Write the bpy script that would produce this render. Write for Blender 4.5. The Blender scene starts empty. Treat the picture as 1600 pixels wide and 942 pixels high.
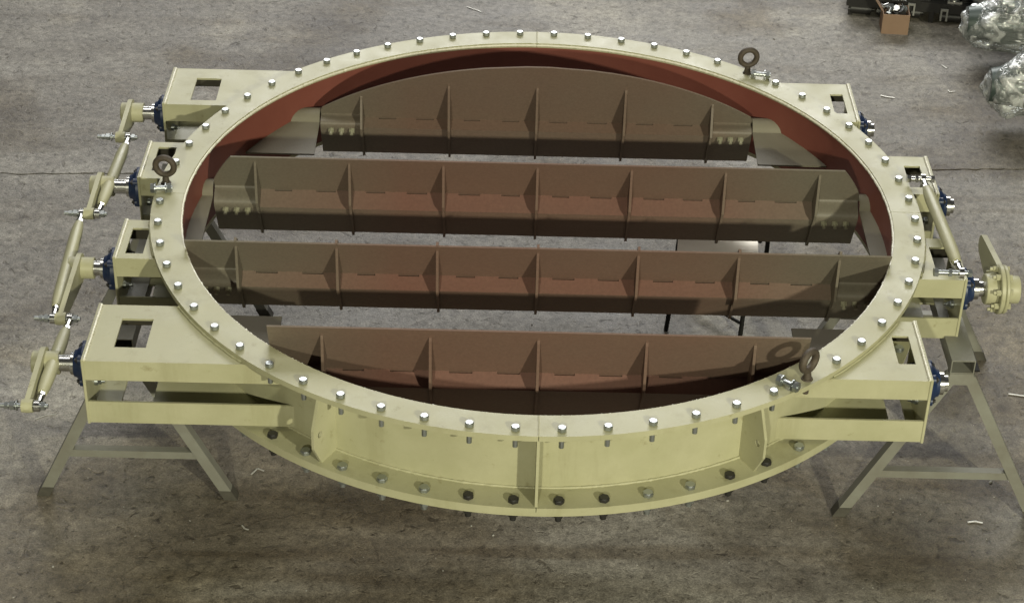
import bpy, bmesh, math, random
from mathutils import Vector, Matrix, noise
random.seed(7)
R = math.radians
sc = bpy.context.scene
COL = sc.collection

# ---------------------------------------------------------------- camera
cam = bpy.data.cameras.new('camera'); camo = bpy.data.objects.new('camera', cam); COL.objects.link(camo)
cam.sensor_width = 36; cam.sensor_fit = 'HORIZONTAL'; cam.lens = 36 * 1.93293; cam.clip_end = 200; cam.clip_start = .1
pitch, yaw, roll = .589890, .006433, .0268614
fw = Vector((math.sin(yaw)*math.cos(pitch), math.cos(yaw)*math.cos(pitch), -math.sin(pitch)))
r_ = Vector((math.cos(yaw), -math.sin(yaw), 0)); u_ = r_.cross(fw)
r2 = math.cos(roll)*r_ + math.sin(roll)*u_; u2 = -math.sin(roll)*r_ + math.cos(roll)*u_
m = Matrix((r2, u2, -fw)).transposed().to_4x4(); m.translation = Vector((-.135828, -6.799376, 4.079444))
camo.matrix_world = m
sc.camera = camo

# ---------------------------------------------------------------- light of the workshop
world = bpy.data.worlds.new('World'); sc.world = world; world.use_nodes = True
bg = world.node_tree.nodes['Background']; bg.inputs[0].default_value = (.90, .90, .84, 1); bg.inputs[1].default_value = .042
def area(name, loc, target, sx, sy, power, col):
    l = bpy.data.lights.new(name, 'AREA'); l.shape = 'RECTANGLE'; l.size = sx; l.size_y = sy; l.energy = power; l.color = col
    o = bpy.data.objects.new(name, l); COL.objects.link(o); o.location = loc
    o.rotation_euler = (Vector(target) - Vector(loc)).to_track_quat('-Z', 'Y').to_euler(); return o
area('hall_lamp', (5.43, -10.65, 4.36), (0, 0, -.2), .28, .28, 1060, (1, .97, .74))          # two high bay lamps behind the camera
area('hall_lamp', (-1.45, -11.75, 4.82), (0, 0, -.2), .28, .28, 680, (1, .97, .74))
area('far_window', (1.0, 15, 8.6), (0, 0, -.5), 11, 5, 2150, (1, .99, .965))          # window band at the far end of the hall
area('roof_light', (-1.5, 2.0, 10), (0, 0, 0), 5, 5, 400, (1, .97, .92))
sc.view_settings.view_transform = 'Standard'; sc.view_settings.look = 'None'; sc.view_settings.exposure = 0; sc.view_settings.gamma = 1
sc.render.engine = 'CYCLES'
sc.cycles.max_bounces = 6

# ---------------------------------------------------------------- materials
def mat(name, col, rough=.5, metal=0, col2=None, nscale=6, amt=.5, bump=0, bscale=60, rough2=None, spec=.5, coat=0):
    mt = bpy.data.materials.new(name); mt.use_nodes = True; nt = mt.node_tree; N = nt.nodes; L = nt.links
    b = N['Principled BSDF']; b.inputs['Roughness'].default_value = rough; b.inputs['Metallic'].default_value = metal
    b.inputs['Specular IOR Level'].default_value = spec; b.inputs['Coat Weight'].default_value = coat
    b.inputs['Base Color'].default_value = (*col, 1)
    tc = N.new('ShaderNodeTexCoord')
    if col2:
        n = N.new('ShaderNodeTexNoise'); n.inputs['Scale'].default_value = nscale; n.inputs['Detail'].default_value = 8; n.inputs['Roughness'].default_value = .65
        L.new(tc.outputs['Object'], n.inputs['Vector'])
        cr = N.new('ShaderNodeValToRGB'); cr.color_ramp.elements[0].position = .5 - amt*.5; cr.color_ramp.elements[1].position = .5 + amt*.5
        cr.color_ramp.elements[0].color = (*col, 1); cr.color_ramp.elements[1].color = (*col2, 1)
        L.new(n.outputs['Fac'], cr.inputs['Fac']); L.new(cr.outputs['Color'], b.inputs['Base Color'])
        if rough2 is not None:
            mr = N.new('ShaderNodeMapRange'); mr.inputs['From Min'].default_value = .3; mr.inputs['From Max'].default_value = .7
            mr.inputs['To Min'].default_value = rough; mr.inputs['To Max'].default_value = rough2
            L.new(n.outputs['Fac'], mr.inputs['Value']); L.new(mr.outputs['Result'], b.inputs['Roughness'])
    if bump:
        n2 = N.new('ShaderNodeTexNoise'); n2.inputs['Scale'].default_value = bscale; n2.inputs['Detail'].default_value = 5
        L.new(tc.outputs['Object'], n2.inputs['Vector'])
        bp = N.new('ShaderNodeBump'); bp.inputs['Strength'].default_value = bump; bp.inputs['Distance'].default_value = .003
        L.new(n2.outputs['Fac'], bp.inputs['Height']); L.new(bp.outputs['Normal'], b.inputs['Normal'])
    return mt
CREAM = mat('cream_green_paint', (.352, .345, .212), .36, 0, (.412, .400, .262), 4.5, .42, .12, 220, .58)
SHADEDLIP = mat('shaded_lip_dark', (.050, .045, .032), .6, .2, (.075, .066, .048), 14, .5)  # shade inside the brackets put into the colour of the back lips
WELD = mat('painted_weld', (.58, .56, .42), .32, 0, (.72, .70, .58), 40, .5, .5, 160)
BLUE = mat('blue_bearing_paint', (.006, .016, .052), .4, 0, (.010, .026, .075), 12, .5)
ZINC = mat('zinc_plated_steel', (.42, .44, .44), .33, .9, (.33, .36, .36), 25, .6)
BLACK = mat('black_oxide_steel', (.012, .012, .012), .42, 0, (.022, .02, .018), 30, .5)
CHROME = mat('machined_steel', (.62, .62, .60), .22, 1, (.5, .5, .48), 30, .5)
RUST = mat('rusty_iron', (.048, .040, .030), .65, .2, (.095, .072, .050), 35, .5, .5, 120)
def wear(mt, amt=.16):
    nt = mt.node_tree; N = nt.nodes; L = nt.links; b = N['Principled BSDF']; src = b.inputs['Base Color'].links[0].from_socket
    tc = N.new('ShaderNodeTexCoord'); ge = N.new('ShaderNodeNewGeometry')
    def lay(scale, p0, p1, c0, src, stretch=(1, 1, 1)):
        mp = N.new('ShaderNodeMapping'); mp.inputs['Scale'].default_value = stretch; L.new(ge.outputs['Position'], mp.inputs['Vector'])
        n = N.new('ShaderNodeTexNoise'); n.inputs['Scale'].default_value = scale; n.inputs['Detail'].default_value = 9; n.inputs['Roughness'].default_value = .7; L.new(mp.outputs[0], n.inputs['Vector'])
        cr = N.new('ShaderNodeValToRGB'); cr.color_ramp.elements[0].position = p0; cr.color_ramp.elements[1].position = p1
        cr.color_ramp.elements[0].color = (*c0, 1); cr.color_ramp.elements[1].color = (1, 1, 1, 1); L.new(n.outputs['Fac'], cr.inputs['Fac'])
        mx = N.new('ShaderNodeMix'); mx.data_type = 'RGBA'; mx.blend_type = 'MULTIPLY'; mx.inputs['Factor'].default_value = 1
        L.new(src, mx.inputs['A']); L.new(cr.outputs['Color'], mx.inputs['B']); return mx.outputs['Result']
    c = lay(1.7, .38, .58, (.90, .895, .88), src)
    c = lay(14, .30, .40, (.74, .71, .64), c)
    c = lay(75, .27, .34, (.55, .50, .42), c)
    c = lay(5, .33, .46, (.87, .855, .82), c, (1, 1, .12))
    L.new(c, b.inputs['Base Color'])
wear(CREAM)
def trestle_mat():
    return mat('weathered_steel', (.165, .155, .125), .55, .15, (.255, .26, .225), 6, .55, .25, 70)
FOOT = mat('stain_shadow_foot', (.045, .042, .033), .7, 0, (.08, .074, .058), 30, .5)  # dark stain and painted contact shadow at the trestle feet
TREST = trestle_mat(); CLIP = mat('dull_zinc_clip', (.30, .30, .28), .5, .4)
RUSTBAR = mat('brown_primer_bar', (.085, .055, .042), .6, 0, (.13, .095, .075), 10, .5)
TUBEBLACK = mat('black_tube_paint', (.012, .012, .011), .65, spec=.25)
PALE = mat('worn_pale_seat', (.62, .57, .47), .20, .35, (.80, .75, .64), 14, .7)
CARD = mat('brown_cardboard', (.24, .155, .10), .8, 0, (.29, .19, .125), 14, .6)
WOOD = mat('rough_wood', (.20, .12, .055), .8, 0, (.12, .07, .035), 18, .6)
FRAY = mat('pale_shaving', (.50, .49, .44), .35, .3)

def blade_mat(over):
    mt = bpy.data.materials.new('red_primer_overspray'); mt.use_nodes = True; nt = mt.node_tree; N = nt.nodes; L = nt.links
    b = N['Principled BSDF']; b.inputs['Roughness'].default_value = .5; b.inputs['Specular IOR Level'].default_value = .4
    tc = N.new('ShaderNodeTexCoord'); sp = N.new('ShaderNodeSeparateXYZ'); ge = N.new('ShaderNodeNewGeometry'); L.new(ge.outputs['Position'], sp.inputs[0])
    # overspray of the cream topcoat, heavier towards the two ends
    ab = N.new('ShaderNodeMath'); ab.operation = 'ABSOLUTE'; L.new(sp.outputs['X'], ab.inputs[0])
    mr = N.new('ShaderNodeMapRange'); mr.inputs['From Min'].default_value = .55; mr.inputs['From Max'].default_value = 1.2; mr.inputs['To Min'].default_value = 0; mr.inputs['To Max'].default_value = .62
    L.new(ab.outputs[0], mr.inputs['Value'])
    n = N.new('ShaderNodeTexNoise'); n.inputs['Scale'].default_value = 3; n.inputs['Detail'].default_value = 6; L.new(tc.outputs['Object'], n.inputs['Vector'])
    a1 = N.new('ShaderNodeMath'); a1.operation = 'ADD'; a1.inputs[1].default_value = over; L.new(mr.outputs[0], a1.inputs[0])
    a2 = N.new('ShaderNodeMath'); a2.operation = 'MULTIPLY_ADD'; a2.inputs[1].default_value = .35; L.new(n.outputs['Fac'], a2.inputs[0]); L.new(a1.outputs[0], a2.inputs[2])
    a3 = N.new('ShaderNodeMath'); a3.operation = 'SUBTRACT'; a3.inputs[1].default_value = .15; a3.use_clamp = True; L.new(a2.outputs[0], a3.inputs[0])
    mx = N.new('ShaderNodeMix'); mx.data_type = 'RGBA'; mx.inputs['A'].default_value = (.175, .084, .062, 1); mx.inputs['B'].default_value = (.172, .156, .118, 1)
    L.new(a3.outputs[0], mx.inputs['Factor']); 
    n3 = N.new('ShaderNodeTexNoise'); n3.inputs['Scale'].default_value = 90; n3.inputs['Detail'].default_value = 3; L.new(tc.outputs['Object'], n3.inputs['Vector'])
    mx2 = N.new('ShaderNodeMix'); mx2.data_type = 'RGBA'; mx2.blend_type = 'MULTIPLY'; mx2.inputs['Factor'].default_value = .35
    L.new(mx.outputs['Result'], mx2.inputs['A']); L.new(n3.outputs['Fac'], mx2.inputs['B'])
    L.new(mx2.outputs['Result'], b.inputs['Base Color'])
    bp = N.new('ShaderNodeBump'); bp.inputs['Strength'].default_value = .15; bp.inputs['Distance'].default_value = .002
    L.new(n3.outputs['Fac'], bp.inputs['Height']); L.new(bp.outputs['Normal'], b.inputs['Normal'])
    return mt
BLADE = blade_mat(.30); BLADEWEB = blade_mat(.02); FARBLADE = blade_mat(.50); FARWEB = blade_mat(.38)
SEAT = mat('oversprayed_primer', (.130, .116, .080), .58, 0, (.180, .166, .120), 4, .6, .15, 120, spec=.3)
FITTING = mat('sprayed_bolt', (.24, .235, .16), .4, 0, (.32, .31, .22), 20, .5)
REDWALL = mat('red_oxide_primer', (.155, .044, .030), .55, 0, (.195, .062, .044), 5, .6, .15, 120)

def floor_mat():
    mt = bpy.data.materials.new('stained_concrete'); mt.use_nodes = True; nt = mt.node_tree; N = nt.nodes; L = nt.links
    b = N['Principled BSDF']
    tc = N.new('ShaderNodeTexCoord')
    def mapping(rot, sc_, loc=(0, 0, 0)):
        mp = N.new('ShaderNodeMapping'); mp.inputs['Rotation'].default_value = (0, 0, R(rot)); mp.inputs['Scale'].default_value = sc_; mp.inputs['Location'].default_value = loc
        L.new(tc.outputs['Object'], mp.inputs['Vector']); return mp
    m0 = mapping(0, (1, 1, 1)); m1 = mapping(-20, (.55, 1, 1)); m2 = mapping(12, (.8, 1, 1), (3.3, 1.7, 0))
    def nz(scale, det=8, rough=.6, dist=0, v=m0):
        n = N.new('ShaderNodeTexNoise'); n.inputs['Scale'].default_value = scale; n.inputs['Detail'].default_value = det
        n.inputs['Roughness'].default_value = rough; n.inputs['Distortion'].default_value = dist; L.new(v.outputs[0], n.inputs['Vector']); return n
    def ramp(src, els):
        c = N.new('ShaderNodeValToRGB'); e = c.color_ramp.elements
        while len(e) < len(els): e.new(.5)
        for i, (p, col) in enumerate(els): e[i].position = p; e[i].color = (*col, 1)
        L.new(src, c.inputs['Fac']); return c.outputs['Color']
    def mix(a, bb, f, mode='MIX'):
        x = N.new('ShaderNodeMix'); x.data_type = 'RGBA'; x.blend_type = mode
        for s, v in (('A', a), ('B', bb), ('Factor', f)):
            if isinstance(v, (int, float)): x.inputs[s].default_value = v
            elif isinstance(v, tuple): x.inputs[s].default_value = (*v, 1)
            else: L.new(v, x.inputs[s])
        return x.outputs['Result']
    G = lambda v: (v, v, v)
    big = nz(.85, 7, .6, .6, m1); mid = nz(3.6, 9, .66, .4, m1); fine = nz(26, 9, .72); grit = nz(170, 5, .75); dn = nz(19, 3, .55, .6); dn2 = nz(46, 3, .6, .4)
    c = ramp(mid.outputs['Fac'], [(.30, (.146, .137, .118)), (.5, (.203, .193, .171)), (.70, (.285, .275, .250))])
    c = mix(c, ramp(big.outputs['Fac'], [(.34, (.62, .58, .54)), (.46, (.92, .90, .87)), (.62, (1.12, 1.11, 1.09))]), 1.0, 'MULTIPLY')
    # brown oil and rubber stains with soft borders
    oil = ramp(nz(.7, 6, .55, .9, m2).outputs['Fac'], [(.50, G(0)), (.60, G(1))])
    c = mix(c, mix(c, (.67, .62, .54), 1.0, 'MULTIPLY'), oil)
    m3 = mapping(31, (.30, 2.1, 1), (1.3, .4, 0)); m4 = mapping(-37, (.35, 1.8, 1), (4.1, 2.2, 0))
    c = mix(c, ramp(nz(1.5, 6, .55, .35, m3).outputs['Fac'], [(.54, G(1)), (.64, (.70, .66, .60))]), ramp(nz(.6, 3, v=m2).outputs['Fac'], [(.42, G(0)), (.55, G(1))]), 'MULTIPLY')
    c = mix(c, ramp(nz(1.9, 6, .6, .5, m4).outputs['Fac'], [(.58, G(1)), (.66, (.74, .71, .66))]), .8, 'MULTIPLY')
    pale = ramp(nz(1.3, 7, .62, .5, m2).outputs['Fac'], [(.56, G(0)), (.66, G(1))])
    c = mix(c, mix(c, (1.28, 1.27, 1.22), 1.0, 'MULTIPLY'), pale)
    c = mix(c, ramp(fine.outputs['Fac'], [(.30, G(.42)), (.46, G(.93)), (.68, G(1.5))]), .85, 'MULTIPLY')
    # chipped dents, small pits and pale scuffs
    wear = ramp(nz(1.6, 5).outputs['Fac'], [(.42, G(.25)), (.60, G(1))])
    c = mix(c, ramp(dn.outputs['Fac'], [(.31, (.40, .38, .35)), (.37, G(1))]), wear, 'MULTIPLY')
    c = mix(c, ramp(dn2.outputs['Fac'], [(.30, (.35, .33, .30)), (.36, G(1))]), .9, 'MULTIPLY')
    c = mix(c, ramp(dn2.outputs['Fac'], [(.67, G(1)), (.73, G(1.6))]), wear, 'MULTIPLY')
    c = mix(c, ramp(grit.outputs['Fac'], [(.33, G(.45)), (.5, G(1)), (.68, G(1.75))]), .8, 'MULTIPLY')
    # hairline scratches
    sc1 = N.new('ShaderNodeTexVoronoi'); sc1.feature = 'DISTANCE_TO_EDGE'; sc1.inputs['Scale'].default_value = 1.1; L.new(mix(m0.outputs[0], nz(5, 4).outputs['Color'], .10), sc1.inputs['Vector'])
    c = mix(c, ramp(sc1.outputs['Distance'], [(.0015, (.60, .57, .52)), (.005, G(1))]), ramp(nz(.8, 3, v=m2).outputs['Fac'], [(.5, G(0)), (.6, G(.8))]), 'MULTIPLY')
    L.new(c, b.inputs['Base Color'])
    rr = N.new('ShaderNodeMapRange'); rr.inputs['From Min'].default_value = .3; rr.inputs['From Max'].default_value = .7; rr.inputs['To Min'].default_value = .42; rr.inputs['To Max'].default_value = .72
    L.new(mid.outputs['Fac'], rr.inputs['Value']); L.new(rr.outputs[0], b.inputs['Roughness'])
    dr = ramp(dn.outputs['Fac'], [(.30, G(0)), (.42, G(1))])
    ad = N.new('ShaderNodeMath'); ad.operation = 'MULTIPLY_ADD'; ad.inputs[1].default_value = .5; L.new(dr, ad.inputs[0]); L.new(fine.outputs['Fac'], ad.inputs[2])
    ad2 = N.new('ShaderNodeMath'); ad2.operation = 'MULTIPLY_ADD'; ad2.inputs[1].default_value = .25; L.new(grit.outputs['Fac'], ad2.inputs[0]); L.new(ad.outputs[0], ad2.inputs[2])
    bp = N.new('ShaderNodeBump'); bp.inputs['Strength'].default_value = .55; bp.inputs['Distance'].default_value = .010
    L.new(ad2.outputs[0], bp.inputs['Height']); L.new(bp.outputs['Normal'], b.inputs['Normal'])
    return mt
FLOOR = floor_mat()

def film_mat():
    mt = bpy.data.materials.new('clear_plastic_film'); mt.use_nodes = True; nt = mt.node_tree; N = nt.nodes; L = nt.links
    N.remove(N['Principled BSDF']); out = N['Material Output']
    tc = N.new('ShaderNodeTexCoord')
    n = N.new('ShaderNodeTexNoise'); n.inputs['Scale'].default_value = 12; n.inputs['Detail'].default_value = 7; n.inputs['Distortion'].default_value = 1.2
    L.new(tc.outputs['Object'], n.inputs['Vector'])
    bp = N.new('ShaderNodeBump'); bp.inputs['Strength'].default_value = 1; bp.inputs['Distance'].default_value = .03; L.new(n.outputs['Fac'], bp.inputs['Height'])
    g = N.new('ShaderNodeBsdfGlossy'); g.inputs['Color'].default_value = (.95, .97, .97, 1); g.inputs['Roughness'].default_value = .12; L.new(bp.outputs['Normal'], g.inputs['Normal'])
    d = N.new('ShaderNodeBsdfDiffuse'); d.inputs['Color'].default_value = (.74, .77, .76, 1); L.new(bp.outputs['Normal'], d.inputs['Normal'])
    t = N.new('ShaderNodeBsdfTransparent'); t.inputs['Color'].default_value = (.88, .9, .89, 1)
    m1 = N.new('ShaderNodeMixShader'); m1.inputs[0].default_value = .5; L.new(g.outputs[0], m1.inputs[1]); L.new(d.outputs[0], m1.inputs[2])
    cr = N.new('ShaderNodeValToRGB'); cr.color_ramp.elements[0].position = .44; cr.color_ramp.elements[1].position = .60
    cr.color_ramp.elements[0].color = (.22, .22, .22, 1); cr.color_ramp.elements[1].color = (.80, .80, .80, 1)
    L.new(n.outputs['Fac'], cr.inputs['Fac'])
    m2 = N.new('ShaderNodeMixShader'); L.new(cr.outputs[0], m2.inputs[0]); L.new(t.outputs[0], m2.inputs[1]); L.new(m1.outputs[0], m2.inputs[2])
    L.new(m2.outputs[0], out.inputs['Surface'])
    return mt
FILM = film_mat()

# ---------------------------------------------------------------- helpers
def new(name, bm, material, parent=None, smooth=False, angle=35, loc=None):
    me = bpy.data.meshes.new(name); bmesh.ops.recalc_face_normals(bm, faces=bm.faces[:]); bm.to_mesh(me); bm.free()
    for mm in (material if isinstance(material, (list, tuple)) else [material]): me.materials.append(mm)
    if smooth:
        me.polygons.foreach_set('use_smooth', [True]*len(me.polygons)); me.set_sharp_from_angle(angle=R(angle))
    o = bpy.data.objects.new(name, me); COL.objects.link(o)
    if loc: o.location = loc
    if parent: o.parent = parent
    return o
def inst(src, parent=None, loc=None, rot=None, name=None):
    o = src.copy(); COL.objects.link(o); o.parent = parent if parent is not None else src.parent
    if loc is not None: o.location = loc
    if rot is not None: o.rotation_euler = rot
    return o
def thing(name, label, cat, loc=(0, 0, 0), rotz=0, group=None):
    o = bpy.data.objects.new(name, None); COL.objects.link(o); o.empty_display_size = .1
    o.location = loc; o.rotation_euler = (0, 0, rotz); tag(o, label, cat, group); return o
def tag(o, label, cat, group=None):
    o['label'] = label; o['category'] = cat
    if group: o['group'] = group
    return o
def loose(o, t, label, cat, group=None):
    """a separate thing standing on or in t: same place, no parent"""
    mw = Matrix.Translation(t.location) @ Matrix.Rotation(t.rotation_euler.z, 4, 'Z') @ Matrix.Translation(o.location) @ o.rotation_euler.to_matrix().to_4x4()
    o.parent = None; o.matrix_world = mw; return tag(o, label, cat, group)
def bev(bm, w, seg=1, ang=40):
    es = [e for e in bm.edges if len(e.link_faces) == 2 and e.calc_face_angle(0) > R(ang)]
    if es: bmesh.ops.bevel(bm, geom=es, offset=w, segments=seg, affect='EDGES', profile=.5)
def box(bm, x0, x1, y0, y1, z0, z1, M=None):
    c = Matrix.Translation(((x0+x1)/2, (y0+y1)/2, (z0+z1)/2)) @ Matrix.Diagonal((x1-x0, y1-y0, z1-z0, 1))
    bmesh.ops.create_cube(bm, size=1, matrix=(M @ c) if M else c)
def cyl(bm, p, q, r, r2=None, seg=20, cap=True):
    p = Vector(p); q = Vector(q); d = q - p
    mt = Matrix.Translation((p+q)/2) @ d.to_track_quat('Z', 'Y').to_matrix().to_4x4()
    bmesh.ops.create_cone(bm, cap_ends=cap, segments=seg, radius1=r, radius2=r if r2 is None else r2, depth=d.length, matrix=mt)
def prism(bm, pts, off):
    """closed polygon of 3D points pushed along off"""
    off = Vector(off); a = [bm.verts.new(p) for p in pts]; b = [bm.verts.new(Vector(p)+off) for p in pts]
    n = len(pts); bm.faces.new(a); bm.faces.new(b[::-1])
    for i in range(n): bm.faces.new((a[i], a[(i+1) % n], b[(i+1) % n], b[i]))
def bar(bm, p, q, w, t, up=(0, 1, 0)):
    """rectangular bar from p to q: width w across, t along up"""
    p = Vector(p); q = Vector(q); d = (q-p); z = d.normalized(); y = (Vector(up) - z*z.dot(Vector(up))).normalized(); x = y.cross(z)
    mt = Matrix((x*w, y*t, d)).transposed().to_4x4(); mt.translation = (p+q)/2
    bmesh.ops.create_cube(bm, size=1, matrix=mt)
def ring(bm, ri, ro, z0, z1, a0, a1, n):
    """flat ring sector, angles clockwise from +y"""
    rows = []
    full = abs(a1-a0) >= 2*math.pi-1e-6
    for i in range(n if full else n+1):
        a = a0 + (a1-a0)*i/n; s, c = math.sin(a), math.cos(a)
        rows.append([bm.verts.new((r*s, r*c, z)) for r, z in ((ri, z1), (ro, z1), (ro, z0), (ri, z0))])
    k = len(rows)
    for i in range(k if full else k-1):
        A, B = rows[i], rows[(i+1) % k]
        for j in range(4): bm.faces.new((A[j], A[(j+1) % 4], B[(j+1) % 4], B[j]))
    if not full: bm.faces.new(rows[0][::-1]); bm.faces.new(rows[-1])
def tube(bm, pts, r, seg=10):
    prev = None
    for i, p in enumerate(pts):
        p = Vector(p); d = (Vector(pts[min(i+1, len(pts)-1)]) - Vector(pts[max(i-1, 0)])).normalized()
        q = d.to_track_quat('Z', 'Y'); rr = r[i] if isinstance(r, (list, tuple)) else r
        vs = [bm.verts.new(p + q @ Vector((rr*math.cos(2*math.pi*k/seg), rr*math.sin(2*math.pi*k/seg), 0))) for k in range(seg)]
        if prev:
            best = min(range(seg), key=lambda s: (vs[s].co - prev[0].co).length)
            vs = vs[best:] + vs[:best]
            for k in range(seg): bm.faces.new((prev[k], prev[(k+1) % seg], vs[(k+1) % seg], vs[k]))
        else: bm.faces.new(vs)
        prev = vs
    bm.faces.new(prev[::-1])

ZG = -1.05                                   # floor level; the top of the damper is z = 0.01
# ---------------------------------------------------------------- floor: two cast slabs and the open joint between them
floor = None
bm = bmesh.new(); box(bm, -14, 14, -14, 26, ZG-.10, ZG-.03)
floor = new('floor', bm, mat('joint_dirt', (.02, .018, .015), .9)); floor['kind'] = 'structure'
def joint_y(x): return 2.071 + .056*x + .020*noise.noise((x*2.3, 0, 0)) + .012*noise.noise((x*11, 3, 0)) + .005*noise.noise((x*41, 7, 0))
xs = [-14 + i*.0 for i in range(1)]; xs = [-14, -8, -5] + [-4 + i*.02 for i in range(401)] + [5, 8, 14]
for far in (0, 1):
    bm = bmesh.new()
    e = [bm.verts.new((x, joint_y(x) + ((.006 + .007*noise.noise((x*13, 9, 0))) if far else -(.006 + .006*noise.noise((x*17, 29, 0)))), ZG)) for x in xs]
    o_ = [bm.verts.new((x, 26 if far else -14, ZG)) for x in xs]
    d = [bm.verts.new((v.co.x, v.co.y, ZG-.06)) for v in e]
    for i in range(len(xs)-1):
        bm.faces.new((e[i], e[i+1], o_[i+1], o_[i])); bm.faces.new((e[i], e[i+1], d[i+1], d[i]))
    new('concrete_slab', bm, FLOOR, floor)

# ---------------------------------------------------------------- the damper
D = thing('louver_damper', 'large round cream green louver damper with red brown blades lying on two steel trestles', 'louver damper', (0, 0, 0))
RI, RO, ZT, TF = 1.413, 1.530, .010, .022
ZB = -.298                                   # upper face of the lower flange
# shell: red inside, cream outside
bm = bmesh.new(); n = 180
rows = []
for i in range(n):
    a = 2*math.pi*i/n; s, c = math.sin(a), math.cos(a)
    rows.append([bm.verts.new((r*s, r*c, z)) for r, z in ((RI, ZT-.010), (RI+.010, ZT-.010), (RI+.010, ZB-.02), (RI, ZB-.02))])
for i in range(n):
    A, B = rows[i], rows[(i+1) % n]
    for j in range(4):
        f = bm.faces.new((A[j], A[(j+1) % 4], B[(j+1) % 4], B[j])); f.material_index = 1 if j == 3 else 0
new('shell', bm, [CREAM, REDWALL], D, True)
g = .0008
for q in range(4):
    a0 = q*math.pi/2 + (R(.6) if q in (1,) else 0); a1 = (q+1)*math.pi/2 + (R(.6) if q in (0,) else 0)
    bm = bmesh.new(); ring(bm, RI-.001, RO, ZT-TF, ZT, a0+g, a1-g, 60); bev(bm, .0018, 1, 50); new('top_flange', bm, CREAM, D, True)
for q in range(4):
    a0 = q*math.pi/2; bm = bmesh.new(); ring(bm, RI+.002, RO+.006, ZB-.018, ZB, a0+g, a0+math.pi/2-g, 60); bev(bm, .0018, 1, 50); new('bottom_flange', bm, CREAM, D, True)
bm = bmesh.new(); ring(bm, RI, RO+.002, ZB-.038, ZB-.021, 0, 2*math.pi, 240); bev(bm, .002, 1, 50); new('counter_flange', bm, CREAM, D, True)
# welds: rippled beads round the inside of the flange, at the foot of the web and across the joints
def bead(r, z, rad, a0, a1, step=.0075, amp=.45, seg=6):
    bm = bmesh.new(); n = int(abs(a1-a0)*r/step); prev = None
    for i in range(n+1):
        a = a0 + (a1-a0)*i/n; rr = rad*(1 - amp*.5 + amp*noise.noise((i*.83, r*7, z*9)))*(1 + .25*(i % 2))
        dr = .0015*noise.noise((i*.2, 5, r))
        vs = [bm.verts.new(((r+dr+rr*math.cos(t))*math.sin(a), (r+dr+rr*math.cos(t))*math.cos(a), z+rr*math.sin(t))) for t in [2*math.pi*k/seg for k in range(seg)]]
        if prev:
            for k in range(seg): bm.faces.new((prev[k], prev[(k+1) % seg], vs[(k+1) % seg], vs[k]))
        prev = vs
    return bm
new('weld_bead', bead(RI-.0035, ZT-.010, .0066, 0, 2*math.pi), WELD, D, True, 60)
new('weld_bead', bead(RI+.012, ZB+.002, .006, R(110), R(250), .011), CREAM, D, True, 60)
new('weld_bead', bead(RI+.012, ZT-TF-.001, .005, R(110), R(250), .011), CREAM, D, True, 60)
for ang in (0, 180):
    bm = bmesh.new(); pts = []
    s, c = math.sin(R(ang)), math.cos(R(ang))
    for i in range(17): rr = RI+.002+(RO-RI-.004)*i/16; pts.append((rr*s+.0012*noise.noise((i*1.7, ang, 0)), rr*c, ZT-.0005))
    tube(bm, pts, [.003+.0012*noise.noise((i*2.1, 1, ang)) for i in range(17)], 8); new('weld_bead', bm, CREAM, D, True, 60)

# flange bolts ------------------------------------------------
def hexa(bm, z0, z1, r, rot=0):
    mt = Matrix.Translation((0, 0, (z0+z1)/2)) @ Matrix.Rotation(rot, 4, 'Z')
    bmesh.ops.create_cone(bm, cap_ends=True, segments=6, radius1=r, radius2=r, depth=z1-z0, matrix=mt)
def bolt_bm(head=.0167, hh=.0165, below=.085, plate=.022, nut=True):
    bm = bmesh.new(); hexa(bm, 0.001, hh, head); bev(bm, .0022, 1, 50)
    cyl(bm, (0, 0, hh-.002), (0, 0, hh+.0012), head*.82, head*.76, 18)
    cyl(bm, (0, 0, -plate-below*.55), (0, 0, 0), .0115 if nut else .0095, None, 12)
    if nut: hexa(bm, -plate-.020, -plate-.0008, head*.92, .3)
    return bm
eye_k = (6, 23, 45)
BR = 1.499
first = None
def bolt_at(src, k, z, par, r=BR, a0=0):
    a = R(3+6*k+a0)
    loc = (r*math.sin(a), r*math.cos(a), z)
    return loc, (0, 0, random.uniform(0, 1.05))
for k in range(60):
    if k in eye_k: continue
    loc, rot = bolt_at(None, k, ZT, D)
    if first is None: first = new('flange_bolt', bolt_bm(nut=False), ZINC, D, True, 30, loc); first.rotation_euler = rot
    else: inst(first, D, loc, rot)
black_k = {36, 31, 30, 29, 28, 25, 24, 38}
fz = fb = None
for k in range(60):
    loc, rot = bolt_at(None, k, ZB, D, 1.503)
    if k in black_k:
        if fb is None: fb = new('flange_bolt', bolt_bm(.0205, .0165, .07, .04), BLACK, D, True, 30, loc); fb['label'] = 'black steel bolt in the lower flange'; fb.rotation_euler = rot
        else: inst(fb, D, loc, rot)
    else:
        if fz is None: fz = new('flange_bolt', bolt_bm(.0205, .0165, .07, .04), ZINC, D, True, 30, loc); fz.rotation_euler = rot
        else: inst(fz, D, loc, rot)

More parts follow.
